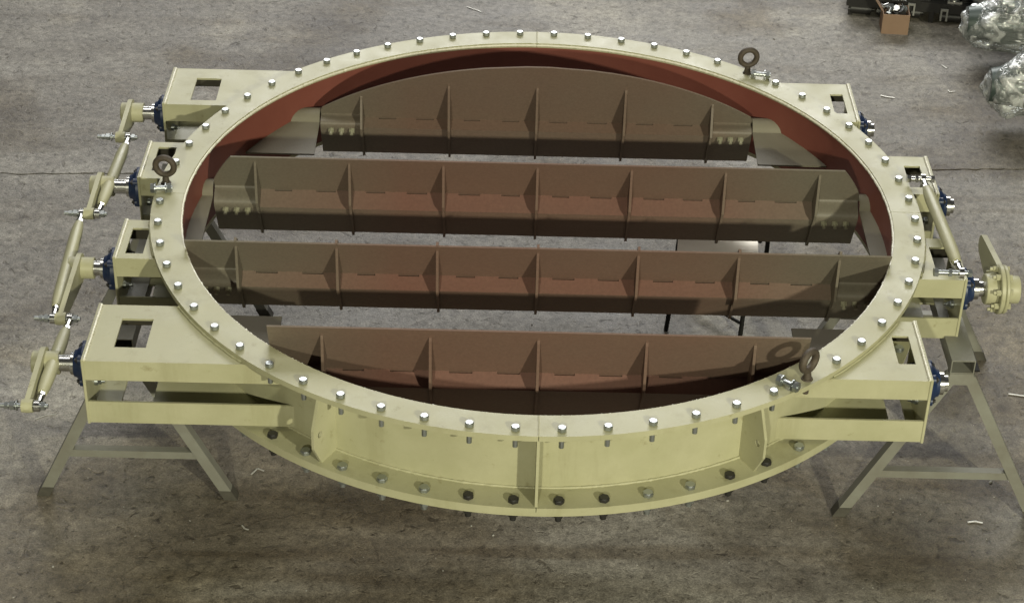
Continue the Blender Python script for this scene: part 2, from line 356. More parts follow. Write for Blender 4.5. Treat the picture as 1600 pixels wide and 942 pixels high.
# eye bolts ---------------------------------------------------
def eye_bm():
    bm = bmesh.new(); n, sg = 28, 12; prev = first_ = None; rows = []
    for i in range(n):
        a = 2*math.pi*i/n
        rows.append([bm.verts.new(((.0375+.0125*math.cos(t))*math.cos(a), .0135*math.sin(t)*1.05, .078+(.0375+.0125*math.cos(t))*math.sin(a))) for t in [2*math.pi*k/sg for k in range(sg)]])
    for i in range(n):
        A, B = rows[i], rows[(i+1) % n]
        for k in range(sg): bm.faces.new((A[k], A[(k+1) % sg], B[(k+1) % sg], B[k]))
    cyl(bm, (0, 0, .004), (0, 0, .034), .016, .011, 14); cyl(bm, (0, 0, 0), (0, 0, .005), .021, .019, 16); cyl(bm, (0, 0, -.06), (0, 0, .004), .0115, None, 12)
    return bm
eye = None
for k, rz in zip(eye_k, (R(8), R(46), R(-6))):
    a = R(3+6*k); loc = (BR*math.sin(a), BR*math.cos(a), ZT)
    if eye is None: eye = new('eye_bolt', eye_bm(), RUST, D, True, 50, loc); eye.rotation_euler = (0, 0, rz)
    else: inst(eye, D, loc, (0, 0, rz))
for ch in D.children:
    if ch.name.startswith('eye_bolt'): ch['label'] = 'rusty brown lifting eye bolt screwed into the top flange'

# gussets -----------------------------------------------------
def gusset(ang, prof, t=.010, hole=None):
    a = R(ang); rad = Vector((math.sin(a), math.cos(a), 0)); tan = Vector((math.cos(a), -math.sin(a), 0))
    bm = bmesh.new()
    if hole:
        # ring of quads between the outline and the round hole
        c, hr = hole; m = len(prof)
        P = []
        for i in range(m):
            p, q = Vector(prof[i]), Vector(prof[(i+1) % m])
            for j in range(4): P.append(p + (q-p)*j/4)
        cc = Vector(c); H = []
        for p in P: dd = (p-cc).normalized(); H.append(cc + dd*hr)
        def lift(v, s): return rad*v.x + tan*(s*t/2) + Vector((0, 0, v.y))
        V = [[bm.verts.new(lift(v, s)) for v in lst] for s in (1, -1) for lst in (P, H)]
        k = len(P)
        for i in range(k):
            j = (i+1) % k
            bm.faces.new((V[0][i], V[0][j], V[1][j], V[1][i])); bm.faces.new((V[2][i], V[3][i], V[3][j], V[2][j]))
            bm.faces.new((V[0][i], V[2][i], V[2][j], V[0][j])); bm.faces.new((V[1][i], V[1][j], V[3][j], V[3][i]))
    else:
        prism(bm, [rad*r + tan*(-t/2) + Vector((0, 0, z)) for r, z in prof], tan*t)
    return new('gusset', bm, CREAM, D)
for ang in (149.2, 210.2):
    gusset(ang, [(RI+.009, ZT-TF+.001), (RI+.100, ZT-TF+.001), (RI+.142, -.135), (RI+.142, -.215), (RI+.100, ZB-.0005), (RI+.009, ZB-.0005)], .011, ((RI+.105, -.170), .013))
gusset(180, [(RI+.009, ZT-TF+.001), (RO-.004, ZT-TF+.001), (RO-.002, ZB-.0005), (RI+.009, ZB-.0005)], .010)
gusset(0, [(RI+.009, ZT-TF+.001), (RO-.004, ZT-TF+.001), (RO-.002, ZB-.0005), (RI+.009, ZB-.0005)], .010)

# bracket arms with bearings ----------------------------------
ys = {1: .955, 2: .312, 3: -.315, 4: -.950}
def wall_x(y): return math.sqrt((RI+.008)**2 - y*y)
def plate_cells(bm, side, xe, y0, y1, win, z, t):
    """plate from the end plate to the round shell with a square window; side -1 left, +1 right"""
    wx0, wx1, wy0, wy1 = win
    yl = [y0 + (wy0-y0)*i/4 for i in range(4)] + [wy0 + (wy1-wy0)*i/4 for i in range(4)] + [wy1 + (y1-wy1)*i/4 for i in range(5)]
    rows = []
    for y in yl:
        xin = wall_x(y); rows.append([bm.verts.new((side*x, y, z)) for x in (xe, wx1, max(wx0, xin+.001), xin)])
    fs = []
    for i in range(len(yl)-1):
        for j in range(3):
            ym = (yl[i]+yl[i+1])/2
            if j == 1 and wy0 < ym < wy1: continue
            fs.append(bm.faces.new((rows[i][j], rows[i][j+1], rows[i+1][j+1], rows[i+1][j])))
    r = bmesh.ops.extrude_face_region(bm, geom=fs)
    bmesh.ops.translate(bm, vec=(0, 0, -t), verts=[v for v in r['geom'] if isinstance(v, bmesh.types.BMVert)])
    bmesh.ops.recalc_face_normals(bm, faces=bm.faces[:])
def lip(bm, side, xe, y, t, z0, z1, inward):
    ya, yb = y, y + inward*t
    xa, xb = wall_x(ya), wall_x(yb)
    prism(bm, [(side*xe, ya, z0), (side*xa, ya, z0), (side*xb, yb, z0), (side*xe, yb, z0)], (0, 0, z1-z0))
def rowbead(bm, p, q, rad, step=.011):
    p, q = Vector(p), Vector(q); n = max(4, int((q-p).length/step)); pts = []; rs = []
    for i in range(n*2+1):
        pts.append(p + (q-p)*i/(n*2) + Vector((.001*noise.noise((i*.7, p.x, p.y)), 0, 0))); rs.append(rad*(1.15 if i % 2 else .72)*(1+.3*noise.noise((i*1.3, p.y, 2))))
    tube(bm, pts, rs, 7)
bearing_src = {}
def bearing_bms():
    bm = bmesh.new()
    cyl(bm, (0, 0, 0), (.030, 0, 0), .080, None, 32); cyl(bm, (.028, 0, 0), (.050, 0, 0), .074, .060, 32); cyl(bm, (.048, 0, 0), (.064, 0, 0), .054, .050, 28)
    for a in (45, 135, 225, 315): cyl(bm, (.010, .066*math.cos(R(a)), .066*math.sin(R(a))), (.041, .066*math.cos(R(a)), .066*math.sin(R(a))), .019, None, 14)
    b2 = bmesh.new()
    cyl(b2, (0, 0, 0), (.008, 0, 0), .0125, None, 6); cyl(b2, (.008, 0, 0), (.014, 0, 0), .006, None, 10)
    return bm, b2
nut_in = None
def bracket(side, b, xe, y0, y1, win, tip=None):
    bm = bmesh.new(); t = .008
    zt = ZT-TF-.0015
    plate_cells(bm, side, xe, y0, y1, win, zt, t)
    lip(bm, side, xe, y0+.0002, t, zt-.083, zt-.0005, 1)
    br = new('bracket', bm, CREAM, D)
    bm = bmesh.new(); lip(bm, side, xe, y1-.0002, t, zt-.083, zt-t-.0005, -1); new('back_lip', bm, SHADEDLIP, br)
    bm = bmesh.new(); zb = ZB+.022
    plate_cells(bm, side, xe, y0, y1, win, zb, t)
    lip(bm, side, xe, y0-.0004, t, zb-t+.0005, zb+.085, 1); lip(bm, side, xe, y1+.0004, t, zb-t+.0005, zb+.040, -1)
    new('bottom_plate', bm, CREAM, br)
    bm = bmesh.new(); box(bm, *sorted((side*xe, side*(xe+.010))), y0-.004, y1+.004, zb-.012, zt+.005); bev(bm, .0015)
    new('end_plate', bm, CREAM, br)
    bm = bmesh.new(); rowbead(bm, (side*(xe-.001), y0, zt+.002), (side*(xe-.001), y1, zt+.002), .0062, .017); new('weld_bead', bm, WELD, br, True, 60)
    # weld between bracket top plate and flange rim
    aa = [math.atan2(side*math.sqrt(RO**2-y*y), y) for y in (y0+.01, y1-.01)]
    if abs(y0) < 1.4:
        bmw = bead(RO+.002, zt+.004, .0055, aa[0], aa[1], .010); new('weld_bead', bmw, CREAM, br, True, 60)
    # bearing with its bolts
    if 'b' not in bearing_src:
        A, B2 = bearing_bms(); be = new('bearing', A, BLUE, D, True, 40); bearing_src['b'] = be
        bb = new('bearing_bolt', B2, BLACK, be, True, 40); bearing_src['bolt'] = bb
        bb.location = (.0405, .066*math.cos(R(45)), .064*math.sin(R(45)))
    else:
        be = inst(bearing_src['b'], D); bb = inst(bearing_src['bolt'], be, (.0405, .066*math.cos(R(45)), .066*math.sin(R(45))))
    for a in (135, 225, 315): inst(bearing_src['bolt'], be, (.0405, .066*math.cos(R(a)), .066*math.sin(R(a))))
    be.location = (side*(xe+.0105), ys[b], -.150); be.rotation_euler = (0, 0, 0 if side > 0 else math.pi)
    # nuts on the inner side of the end plate
    for a in (45, 135, 225, 315):
        bm2 = bmesh.new(); yy, zz = .064*math.cos(R(a)), .064*math.sin(R(a))
        cyl(bm2, (0, 0, 0), (-side*.012, 0, 0), .016, None, 14); cyl(bm2, (-side*.012, 0, 0), (-side*.024, 0, 0), .0125, None, 6); cyl(bm2, (-side*.024, 0, 0), (-side*.036, 0, 0), .0065, None, 10)
        new('nut', bm2, ZINC if a > 180 else BLACK, br, True, 40, (side*(xe-.0005), ys[b]+yy, -.15+zz))
    return br
WL = {1: (-1, 1, 1.615, .786, 1.124, (1.398, 1.508, .830, 1.035)), 2: (-1, 2, 1.618, .152, .452, (1.505, 1.580, .215, .410)),
      3: (-1, 3, 1.612, -.452, -.172, (1.512, 1.580, -.415, -.232)), 4: (-1, 4, 1.606, -1.125, -.768, (1.400, 1.514, -1.036, -.856))}
WR = {1: (1, 1, 1.392, .772, 1.122, (1.300, 1.356, .848, 1.025)), 2: (1, 2, 1.632, .170, .478, (1.531, 1.597, .225, .400)),
      3: (1, 3, 1.630, -.468, -.172, (1.530, 1.595, -.405, -.235)), 4: (1, 4, 1.388, -1.130, -.758, (1.290, 1.352, -1.028, -.852))}
for d_ in (WL, WR):
    for b in d_: bracket(*d_[b])
# shafts: polished journals out to the levers / end caps
for b in ys:
    for side, xe in ((-1, WL[b][2]), (1, WR[b][2])):
        ext = .165 if side < 0 else (.20 if b == 3 else .108)
        xi = {1: .975, 2: 1.362, 3: 1.368, 4: .985}[b]
        bm = bmesh.new(); cyl(bm, (side*xi, 0, 0), (side*(xe+ext), 0, 0), .031, None, 24)
        if side > 0 and b != 3:
            cyl(bm, (side*(xe+.070), 0, 0), (side*(xe+.092), 0, 0), .043, None, 24)
        if b == 3 and side > 0: cyl(bm, (xe+.070, 0, 0), (xe+.095, 0, 0), .043, None, 24)
        if side < 0: cyl(bm, (side*(xe+.072), 0, 0), (side*(xe+.088), 0, 0), .043, None, 24)
        new('shaft', bm, CHROME, D, True, 40, (0, ys[b], -.150))

# levers and links at the left side ---------------------------
lev = {1: (-1.800, .702, -.135), 2: (-1.818, .065, -.135), 3: (-1.785, -.682, -.14), 4: (-1.795, -1.226, -.14)}
def lever_bm(x, y, z, yp, zp, t=.019, rb=.058, rs=.025):
    bm = bmesh.new(); pts = []
    d = Vector((yp-y, zp-z)); L_ = d.length; d.normalize(); nrm = Vector((-d.y, d.x))
    c0, c1 = Vector((y, z)), Vector((yp, zp))
    for i in range(9):
        a = math.pi/2 + math.pi*i/8; v = c0 + (d*math.cos(a) + nrm*math.sin(a))*rb; pts.append((x-t/2, v.x, v.y))
    for i in range(7):
        a = -math.pi/2 + math.pi*i/6; v = c1 + (d*math.cos(a) + nrm*math.sin(a))*rs; pts.append((x-t/2, v.x, v.y))
    prism(bm, pts, (t, 0, 0)); bev(bm, .0015, 1, 60)
    return bm
for b, (x, yp, zp) in lev.items():
    lv = new('lever', lever_bm(x, ys[b], -.15, yp, zp), CREAM, D, True, 30)
    bm = bmesh.new(); cyl(bm, (x-.040, ys[b], -.15), (x+.058, ys[b], -.15), .043, None, 28); bev(bm, .002, 1, 60); new('hub', bm, CREAM, lv, True, 40)
    bm = bmesh.new(); cyl(bm, (x-.020, yp, zp), (x+.020, yp, zp), .024, None, 20); new('boss', bm, CREAM, lv, True, 40)
    bm = bmesh.new(); cyl(bm, (x-.100, yp, zp), (x+.072, yp, zp), .0085, None, 14)
    for xx, rr, ll in ((-.062, .017, .016), (-.080, .0135, .012), (.048, .0165, .014)): cyl(bm, (x+xx, yp, zp), (x+xx+ll, yp, zp), rr, None, 6)
    cyl(bm, (x-.040, yp, zp), (x-.036, yp, zp), .019, None, 18)
    new('pin_bolt', bm, ZINC, lv, True, 40)
def link(p, q, rt=.0245):
    p, q = Vector(p), Vector(q); d = (q-p).normalized(); L_ = (q-p).length
    bm = bmesh.new()
    s = [.075, .10, .16, L_-.16, L_-.10, L_-.075]; tube(bm, [p+d*v for v in s], [rt*.68, rt*.86, rt, rt, rt*.86, rt*.68], 18)
    lk = new('link_rod', bm, CREAM, D, True, 40)
    for c, sg in ((p, 1), (q, -1)):
        bm = bmesh.new()
        cyl(bm, c+d*sg*.016, c+d*sg*.080, .0085, None, 14); cyl(bm, c+d*sg*.058, c+d*sg*.072, .0150, None, 6)
        cyl(bm, c+d*sg*.012, c+d*sg*.050, .0125, None, 12)
        cyl(bm, c-Vector((.0095, 0, 0)), c+Vector((.0095, 0, 0)), .021, None, 20)
        new('rod_end', bm, CHROME, lk, True, 40)
    return lk
link((lev[1][0]+.034, lev[1][1], lev[1][2]), (lev[2][0]+.034, lev[2][1], lev[2][2]))
link((lev[2][0]-.030, lev[2][1], lev[2][2]), (lev[3][0]-.030, lev[3][1], lev[3][2]))
link((lev[3][0]+.034, lev[3][1], lev[3][2]), (lev[4][0]+.034, lev[4][1], lev[4][2]))
# link at the right side, lying over arms two and three with its pins
pr, qr = Vector((1.572, .205, .038)), Vector((1.602, -.497, .038))
lk = link(pr, qr)
for c, x0, x1, mtl in ((pr, -.062, .046, BLACK), (qr, -.100, .040, ZINC)):
    bm = bmesh.new(); cyl(bm, c+Vector((x0, 0, 0)), c+Vector((x1, 0, 0)), .0095, None, 14)
    cyl(bm, c+Vector((x0-.004, 0, 0)), c+Vector((x0+.012, 0, 0)), .0175, None, 6); cyl(bm, c+Vector((x1-.014, 0, 0)), c+Vector((x1, 0, 0)), .017, None, 6)
    cyl(bm, c+Vector((x0*.42-.006, 0, 0)), c+Vector((x0*.42+.006, 0, 0)), .0165, None, 6)
    new('pin_bolt', bm, mtl if mtl is ZINC else CHROME, lk, True, 40)
# drive coupling at the right end of shaft three --------------
bm = bmesh.new(); y3 = ys[3]; z3 = -.15
cyl(bm, (1.800, y3, z3), (1.818, y3, z3), .098, None, 36); bev(bm, .003, 1, 60)
cp = new('coupling_flange', bm, CREAM, D, True, 40)
bm = bmesh.new(); cyl(bm, (1.752, y3, z3), (1.800, y3, z3), .060, .066, 28); bev(bm, .003, 1, 60); new('hub', bm, CREAM, cp, True, 40)
bm = bmesh.new(); cyl(bm, (1.820, y3, z3), (1.834, y3, z3), .096, None, 36); bev(bm, .003, 1, 60); new('outer_flange', bm, CREAM, cp, True, 40)
bm = bmesh.new(); cyl(bm, (1.834, y3, z3), (1.886, y3, z3), .055, None, 28); bev(bm, .005, 2, 60); new('end_cap', bm, CREAM, cp, True, 40)
b0 = None
for i in range(8):
    a = R(22.5+45*i); loc = (0, y3+.080*math.cos(a), z3+.080*math.sin(a))
    if b0 is None:
        bm = bmesh.new(); cyl(bm, (1.782, 0, 0), (1.800, 0, 0), .0125, None, 6); cyl(bm, (1.770, 0, 0), (1.840, 0, 0), .007, None, 10); cyl(bm, (1.834, 0, 0), (1.845, 0, 0), .0125, None, 6)
        b0 = new('coupling_bolt', bm, CREAM, cp, True, 40, loc)
    else: inst(b0, cp, loc)
bm = bmesh.new()
pts = [(1.806, y3-.05, z3+.075)]
prism(bm, [(1.798, y3+.02, z3+.088), (1.798, .008, -.104), (1.798, .030, -.114), (1.798, .038, -.140), (1.798, .034, -.168), (1.798, .012, -.186), (1.798, y3+.02, z3-.088)], (.022, 0, 0)); bev(bm, .0015, 1, 60)
new('drive_lever', bm, CREAM, cp, True, 30)

# ---------------------------------------------------------------- blades
prof = {1: dict(ang=114.8, s=.381, low=.185, f=(-.050, -.022)), 2: dict(ang=116.5, s=.233, low=.180, f=(-.057, -.050)),
        3: dict(ang=118.5, s=.226, low=.150, f=(-.052, -.036)), 4: dict(ang=113.0, s=.272, low=.400, f=(-.050, -.040))}
xm = {1: .955, 2: 1.340, 3: 1.350, 4: .962}
RB = 1.396
for b, p in prof.items():
    y0 = ys[b]; xl = xm[b]
    dv = Vector((math.cos(R(p['ang'])), math.sin(R(p['ang'])))); nv = Vector((dv.y, -dv.x))      # nv points to the back
    P1 = Vector((0, .004)); P2 = Vector(p['f']); P0 = P1 + dv*p['s']; P3 = P2 - dv*p['low']
    T = .007
    LEAF, WEB = (FARBLADE, FARWEB) if b == 1 else (BLADE, BLADEWEB)
    nribs = 5 if b in (1, 4) else 7
    rx = [(.385*(i-(nribs-1)/2)) for i in range(nribs)]
    xr = rx[-1] + .004
    def lim(yc): return min(xl, math.sqrt(max(0, RB*RB - yc*yc)))
    # upper leaf
    def leaf(bm, A, direction, length, far, pre=0):
        n = 26 if length > .3 else 8; L_, Rr = [], []
        scale = .441/length if length > .3 else .305/length
        for i in range(n+1):
            s = -pre + (length+pre)*i/n; yc = y0 + (s*scale if far else -s*scale)
            x = lim(yc)
            if length > .3 and i == n: x = .05
            v = A + direction*s; L_.append((-x, v.x, v.y)); Rr.append((x, v.x, v.y))
        q = nv*T
        prism(bm, L_ + Rr[::-1], (0, q.x, q.y))
    bm = bmesh.new(); leaf(bm, P1, dv, p['s'], True, .035)
    bl = new('blade', bm, LEAF, D, False, loc=(0, y0, -.15))
    bl['label'] = {1: 'far blade with a round arched upper edge', 2: 'second blade from the far side, straight upper edge', 3: 'third blade from the far side, bottom corners cut off', 4: 'near blade mostly behind the near rim'}[b]
    bm = bmesh.new(); leaf(bm, P2, -dv, p['low'], False); new('lower_leaf', bm, LEAF, bl)
    # web between the leaves: castellated upper edge (plug slots), half tube round the shaft at the ends
    bm = bmesh.new(); wd = (P2-P1); wn = Vector((-wd.y, wd.x)).normalized()
    if wn.x > 0: wn = -wn
    cuts = [-xr]
    for i in range(nribs-1):
        a, c = rx[i], rx[i+1]
        for f in (.17, .37, .60, .82): cuts.append(a + (c-a)*f + random.uniform(-.008, .008))
    cuts.append(xr)
    vt = []; vb = []
    for i in range(len(cuts)-1):
        slot = i % 2 == 1
        e = .0075 if slot else -.001
        A = P1 + wd.normalized()*e - dv*0; 
        quad = [(cuts[i], A.x, A.y), (cuts[i+1], A.x, A.y), (cuts[i+1], P2.x, P2.y), (cuts[i], P2.x, P2.y)]
        off = -wn*.006; prism(bm, quad, (0, off.x, off.y))
    new('web_plate', bm, WEB, bl)
    for sg in (-1, 1):
        bm = bmesh.new(); n = 10; o_, i_ = [], []
        Pa = P1 + dv*.022; Pb = P2 - dv*.004
        ctrl = []
        for i in range(n+1):
            t = i/n; q0 = Pa; q1 = Pa - dv*.030 + wn*.012; q2 = P2 + wn*.022 + dv*.026; q3 = Pb + Vector((-.003, 0))
            v = q0*(1-t)**3 + q1*3*t*(1-t)**2 + q2*3*t*t*(1-t) + q3*t**3; ctrl.append(v)
        xa, xb = sg*xr, sg*(xl-.001)
        A = [bm.verts.new((xa, v.x, v.y)) for v in ctrl]; Bv = [bm.verts.new((xb, v.x, v.y)) for v in ctrl]
        for i in range(n): bm.faces.new((A[i], A[i+1], Bv[i+1], Bv[i]))
        bm.faces.new(A); bm.faces.new(Bv[::-1])
        new('shaft_saddle', bm, LEAF, bl, True, 50)
        for i in range(3):
            xx = sg*(xr + .042 + .046*i); v = P2 - dv*.014 
            bm = bmesh.new(); o2 = -nv
            cyl(bm, (xx, v.x, v.y), (xx, v.x+o2.x*.014, v.y+o2.y*.014), .0135, None, 6); cyl(bm, (xx, v.x+o2.x*.014, v.y+o2.y*.014), (xx, v.x+o2.x*.030, v.y+o2.y*.030), .0075, None, 10)
            new('saddle_bolt', bm, FITTING, bl, True, 40)
    # ribs
    B1 = P1 + dv*.040 - nv*.098; B2 = P1 - dv*.030 - nv*.096
    up = min(p['s']-.03, .225) if b != 1 else .24
    rp = [P1 + dv*up - nv*.002, P1 + dv*(up-.012) - nv*.010, B1, B2, P2 - dv*.020 - nv*.012, P3 - nv*.013 - dv*.004, P3 - dv*.016 - nv*.006, P3 - dv*.016 + nv*.028,
          P2 - dv*.03 + nv*.10, P1 - dv*.02 + nv*.085, P1 + dv*.05 + nv*.07, P0 + nv*(.020 if b == 3 else .012) + dv*(.003 if b == 3 else -.012), P0 + nv*.004 + dv*(.003 if b == 3 else -.012)]
    if b == 1: rp[-2:] = [P1 + dv*.28 + nv*.02, P1 + dv*.28 + nv*.003]
    r0 = None
    for x in (rx[1:-1] if b == 1 else rx):
        if r0 is None:
            if b == 1:
                rs = list(rp); rs[0] = P1 + dv*.150 - nv*.002; rs[1] = P1 + dv*.138 - nv*.010; rs[-2] = P1 + dv*.150 + nv*.012; rs[-1] = P1 + dv*.155 + nv*.003
                bm = bmesh.new(); prism(bm, [(-.005, v.x, v.y) for v in rs], (.010, 0, 0)); bev(bm, .0012, 1, 60); r1 = new('rib', bm, LEAF, bl, loc=(rx[0], 0, 0)); inst(r1, bl, (rx[-1], 0, 0))
            bm = bmesh.new(); prism(bm, [(-.005, v.x, v.y) for v in rp], (.010, 0, 0)); bev(bm, .0012, 1, 60); r0 = new('rib', bm, LEAF, bl, loc=(x, 0, 0))
        else: inst(r0, bl, (x, 0, 0))

# seat plates welded to the shell round each shaft
for b in ys:
    xl = xm[b] + .003
    for sg in (-1, 1):
        y0 = ys[b]
        bm = bmesh.new(); t = .006
        ynear, yfar = {1: (.645, .29), 2: (-.09, .0), 3: (-.55, .02), 4: (-1.1, -.635)}[b][0], None
        # collar: half tube over the shaft
        n = 10; A, B_ = [], []
        rad = .052
        for i in range(n+1):
            a = math.pi*(.02) + math.pi*.96*i/n
            v = (y0 + rad*math.cos(a), -.165 + rad*math.sin(a)*1.05)
            xo = math.sqrt(max(.01, (RI+.004)**2 - v[0]**2))
            A.append(bm.verts.new((sg*xl, *v))); B_.append(bm.verts.new((sg*max(xo, xl+.004), *v)))
        for i in range(n): bm.faces.new((A[i], A[i+1], B_[i+1], B_[i]))
        st = new('seat_plate', bm, SEAT, D, True, 50)
        # flat shelf running along the wall towards the viewer and away
        spans = {1: [(.648, .905, -.165, -.15), (1.0, 1.20, -.16, -.20)], 2: [(-.10, .262, -.165, -.155), (.362, .47, -.16, -.18)],
                 3: [(-.63, -.365, -.165, -.16), (-.265, -.03, -.16, -.17)], 4: [(-.9, -.612, -.165, -.155), (-1.25, -1.0, -.16, -.2)]}[b]
        for ya, yb, za, zb_ in spans:
            n = 8; up_, lo_ = [], []
            bm = bmesh.new(); inner, outer = [], []
            for i in range(n+1):
                y = ya + (yb-ya)*i/n; z = za + (zb_-za)*i/n
                xo = math.sqrt(max(.0, (RI+.003)**2 - y*y))
                inner.append((sg*min(xl, xo-.003), y, z)); outer.append((sg*xo, y, z))
            prism(bm, inner + outer[::-1], (0, 0, -.007))
            new('seat_shelf', bm, SEAT, st)

# loose bolts lying on the flange beside the eye bolts ---------
def loose_bm():
    bm = bmesh.new()
    cyl(bm, (-.040, 0, 0), (-.026, 0, 0), .020, None, 6); cyl(bm, (-.026, 0, 0), (.046, 0, 0), .0105, None, 14)
    cyl(bm, (.026, 0, 0), (.042, 0, 0), .0195, None, 6); cyl(bm, (-.024, 0, 0), (-.020, 0, 0), .022, None, 20); cyl(bm, (.018, 0, 0), (.022, 0, 0), .022, None, 20)
    return bm
lb = None
for x, y, rz, lab in ((-1.505, .003, R(4), 'loose zinc bolt with nut lying on the rim in front of the left eye bolt'),
                      (.995, 1.116, R(-10), 'loose zinc bolt with nut lying on the rim right of the far eye bolt'),
                      (.868, -1.222, R(-38), 'loose zinc bolt with nut lying on the rim left of the near right eye bolt')):
    if lb is None: lb = new('loose_bolt', loose_bm(), ZINC, None, True, 30); o = lb
    else: o = inst(lb)
    o.location = (x, y, ZT+.0205); o.rotation_euler = (R(12), 0, rz); tag(o, lab, 'bolt', 'loose bolts lying on the top flange')

# ---------------------------------------------------------------- trestles
def trestle(label, xc, ya, yb, hx, foot, zt, openbeam):
    t = thing('trestle', label, 'trestle', (xc, (ya+yb)/2, ZG), 0, 'trestles under the damper')
    o = Vector((xc, (ya+yb)/2, ZG))
    def P(x, y, z): return Vector((x, y, z)) - o
    w = .046; bh = .060; tt = .004
    bm = bmesh.new()
    x0, x1, y0, y1, z0, z1 = xc-w, xc+w, ya-.02, yb+.02, zt-bh, zt
    for b_ in ((x0, x1, y0, y1, z1-tt, z1), (x0, x1, y0, y1, z0, z0+tt), (x0, x0+tt, y0+.0005, y1-.0005, z0+tt, z1-tt), (x1-tt, x1, y0+.0005, y1-.0005, z0+tt, z1-tt)):
        box(bm, b_[0]-o.x, b_[1]-o.x, b_[2]-o.y, b_[3]-o.y, b_[4]-o.z, b_[5]-o.z)
    new('beam', bm, TREST, t)
    for y in (ya, yb):
        bm = bmesh.new(); box(bm, -w, w, y-.022-o.y, y+.022-o.y, z0-.052-o.z, z0-.0005-o.z); new('head_piece', bm, TREST, t)
        for sg in (-1, 1):
            top = P(xc+sg*hx, y, z0-.012); bot = P(xc+sg*foot, y, ZG)
            bm = bmesh.new(); d = (bot-top).normalized()
            # leg cut level at the foot
            wx = .0215/abs(d.z) if d.z else .03
            prism(bm, [(top.x-wx, y-o.y-.0215, top.z), (top.x+wx, y-o.y-.0215, top.z), (bot.x+wx, y-o.y-.0215, 0), (bot.x-wx, y-o.y-.0215, 0)], (0, .043, 0))
            bev(bm, .003, 1, 60); new('leg', bm, TREST, t)
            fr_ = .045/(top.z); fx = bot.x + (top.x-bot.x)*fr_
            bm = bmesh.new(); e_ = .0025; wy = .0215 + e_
            prism(bm, [(fx-wx-e_, y-o.y-wy, .045), (fx+wx+e_, y-o.y-wy, .045), (bot.x+wx+e_, y-o.y-wy, 0), (bot.x-wx-e_, y-o.y-wy, 0)], (0, 2*wy, 0)); new('foot_stain_shadow', bm, FOOT, t)  # sleeve added to carry the stain and contact shadow of the leg
        zc = ZG + .215; f = (zc-ZG)/(z0-.012-ZG); xx = foot + (hx-foot)*f
        bm = bmesh.new(); bar(bm, P(xc-xx, y+.004, zc), P(xc+xx, y+.004, zc), .034, .034); new('crossbar', bm, TREST, t)
    return t
trestle('steel trestle under the left side of the damper', -1.585, -.60, .70, .030, .378, -.272, False)
tr = trestle('steel trestle under the right side of the damper with an open beam end', 1.635, -.615, .50, .030, .392, -.272, True)
# black angle bar lying beside the right trestle beam, propped on it
bm = bmesh.new(); 
prism(bm, [(1.700, -.44, -.46), (1.760, -.44, -.46), (1.760, -.44, -.454), (1.706, -.44, -.454), (1.706, -.44, -.40), (1.700, -.44, -.40)], (-.02, .9, .02))
ab = new('angle_bar', bm, TUBEBLACK); 
tag(ab, 'black steel angle bar lying along the right trestle beam', 'angle bar')

# ---------------------------------------------------------------- chair under the damper
ch = thing('stool', 'low seat with pale worn top and black tube legs standing under the damper', 'stool', (.82, .78, ZG))
def C_(x, y, z): return Vector((x-.82, y-.78, z-ZG))
bm = bmesh.new(); prism(bm, [C_(.635, .60, -.606), C_(.995, .60, -.606), C_(1.015, .90, -.606), C_(.665, .90, -.606)], (0, 0, .018)); bev(bm, .006, 2, 40)
new('seat', bm, PALE, ch, True, 40)
for a, c in (((.650, .62, -.606), (.619, .655, ZG)), ((.968, .62, -.606), (.957, .628, ZG)), ((.675, .89, -.606), (.66, .95, ZG))):
    bm = bmesh.new(); tube(bm, [C_(*a), C_(*c)], .0105, 12); new('leg', bm, TUBEBLACK, ch, True, 40)
bm = bmesh.new(); tube(bm, [C_(1.015, .72, -.60), C_(1.03, .84, -.598), C_(1.055, .92, -.60), C_(1.075, .945, -.64), C_(1.086, .95, -.70), C_(1.086, .95, ZG)], .0105, 12); new('leg', bm, TUBEBLACK, ch, True, 50)
bm = bmesh.new(); tube(bm, [C_(.957, .628, -.985), C_(.70, .93, -1.0)], .008, 10); new('brace', bm, TUBEBLACK, ch, True, 40)

# small round plate on a rod behind the damper blades
pd = thing('round_plate', 'small round grey plate on a black rod on the floor behind the second blade', 'plate', (1.18, 1.98, ZG))
bm = bmesh.new(); cyl(bm, (0, 0, .055), (0, .012, .058), .048, None, 24); new('disc', bm, TREST, pd, True, 40)
bm = bmesh.new(); cyl(bm, (0, .01, .0), (0, .01, .06), .008, None, 10); cyl(bm, (0, .012, .04), (-.30, .07, .03), .010, None, 10); new('rod', bm, TUBEBLACK, pd, True, 40)

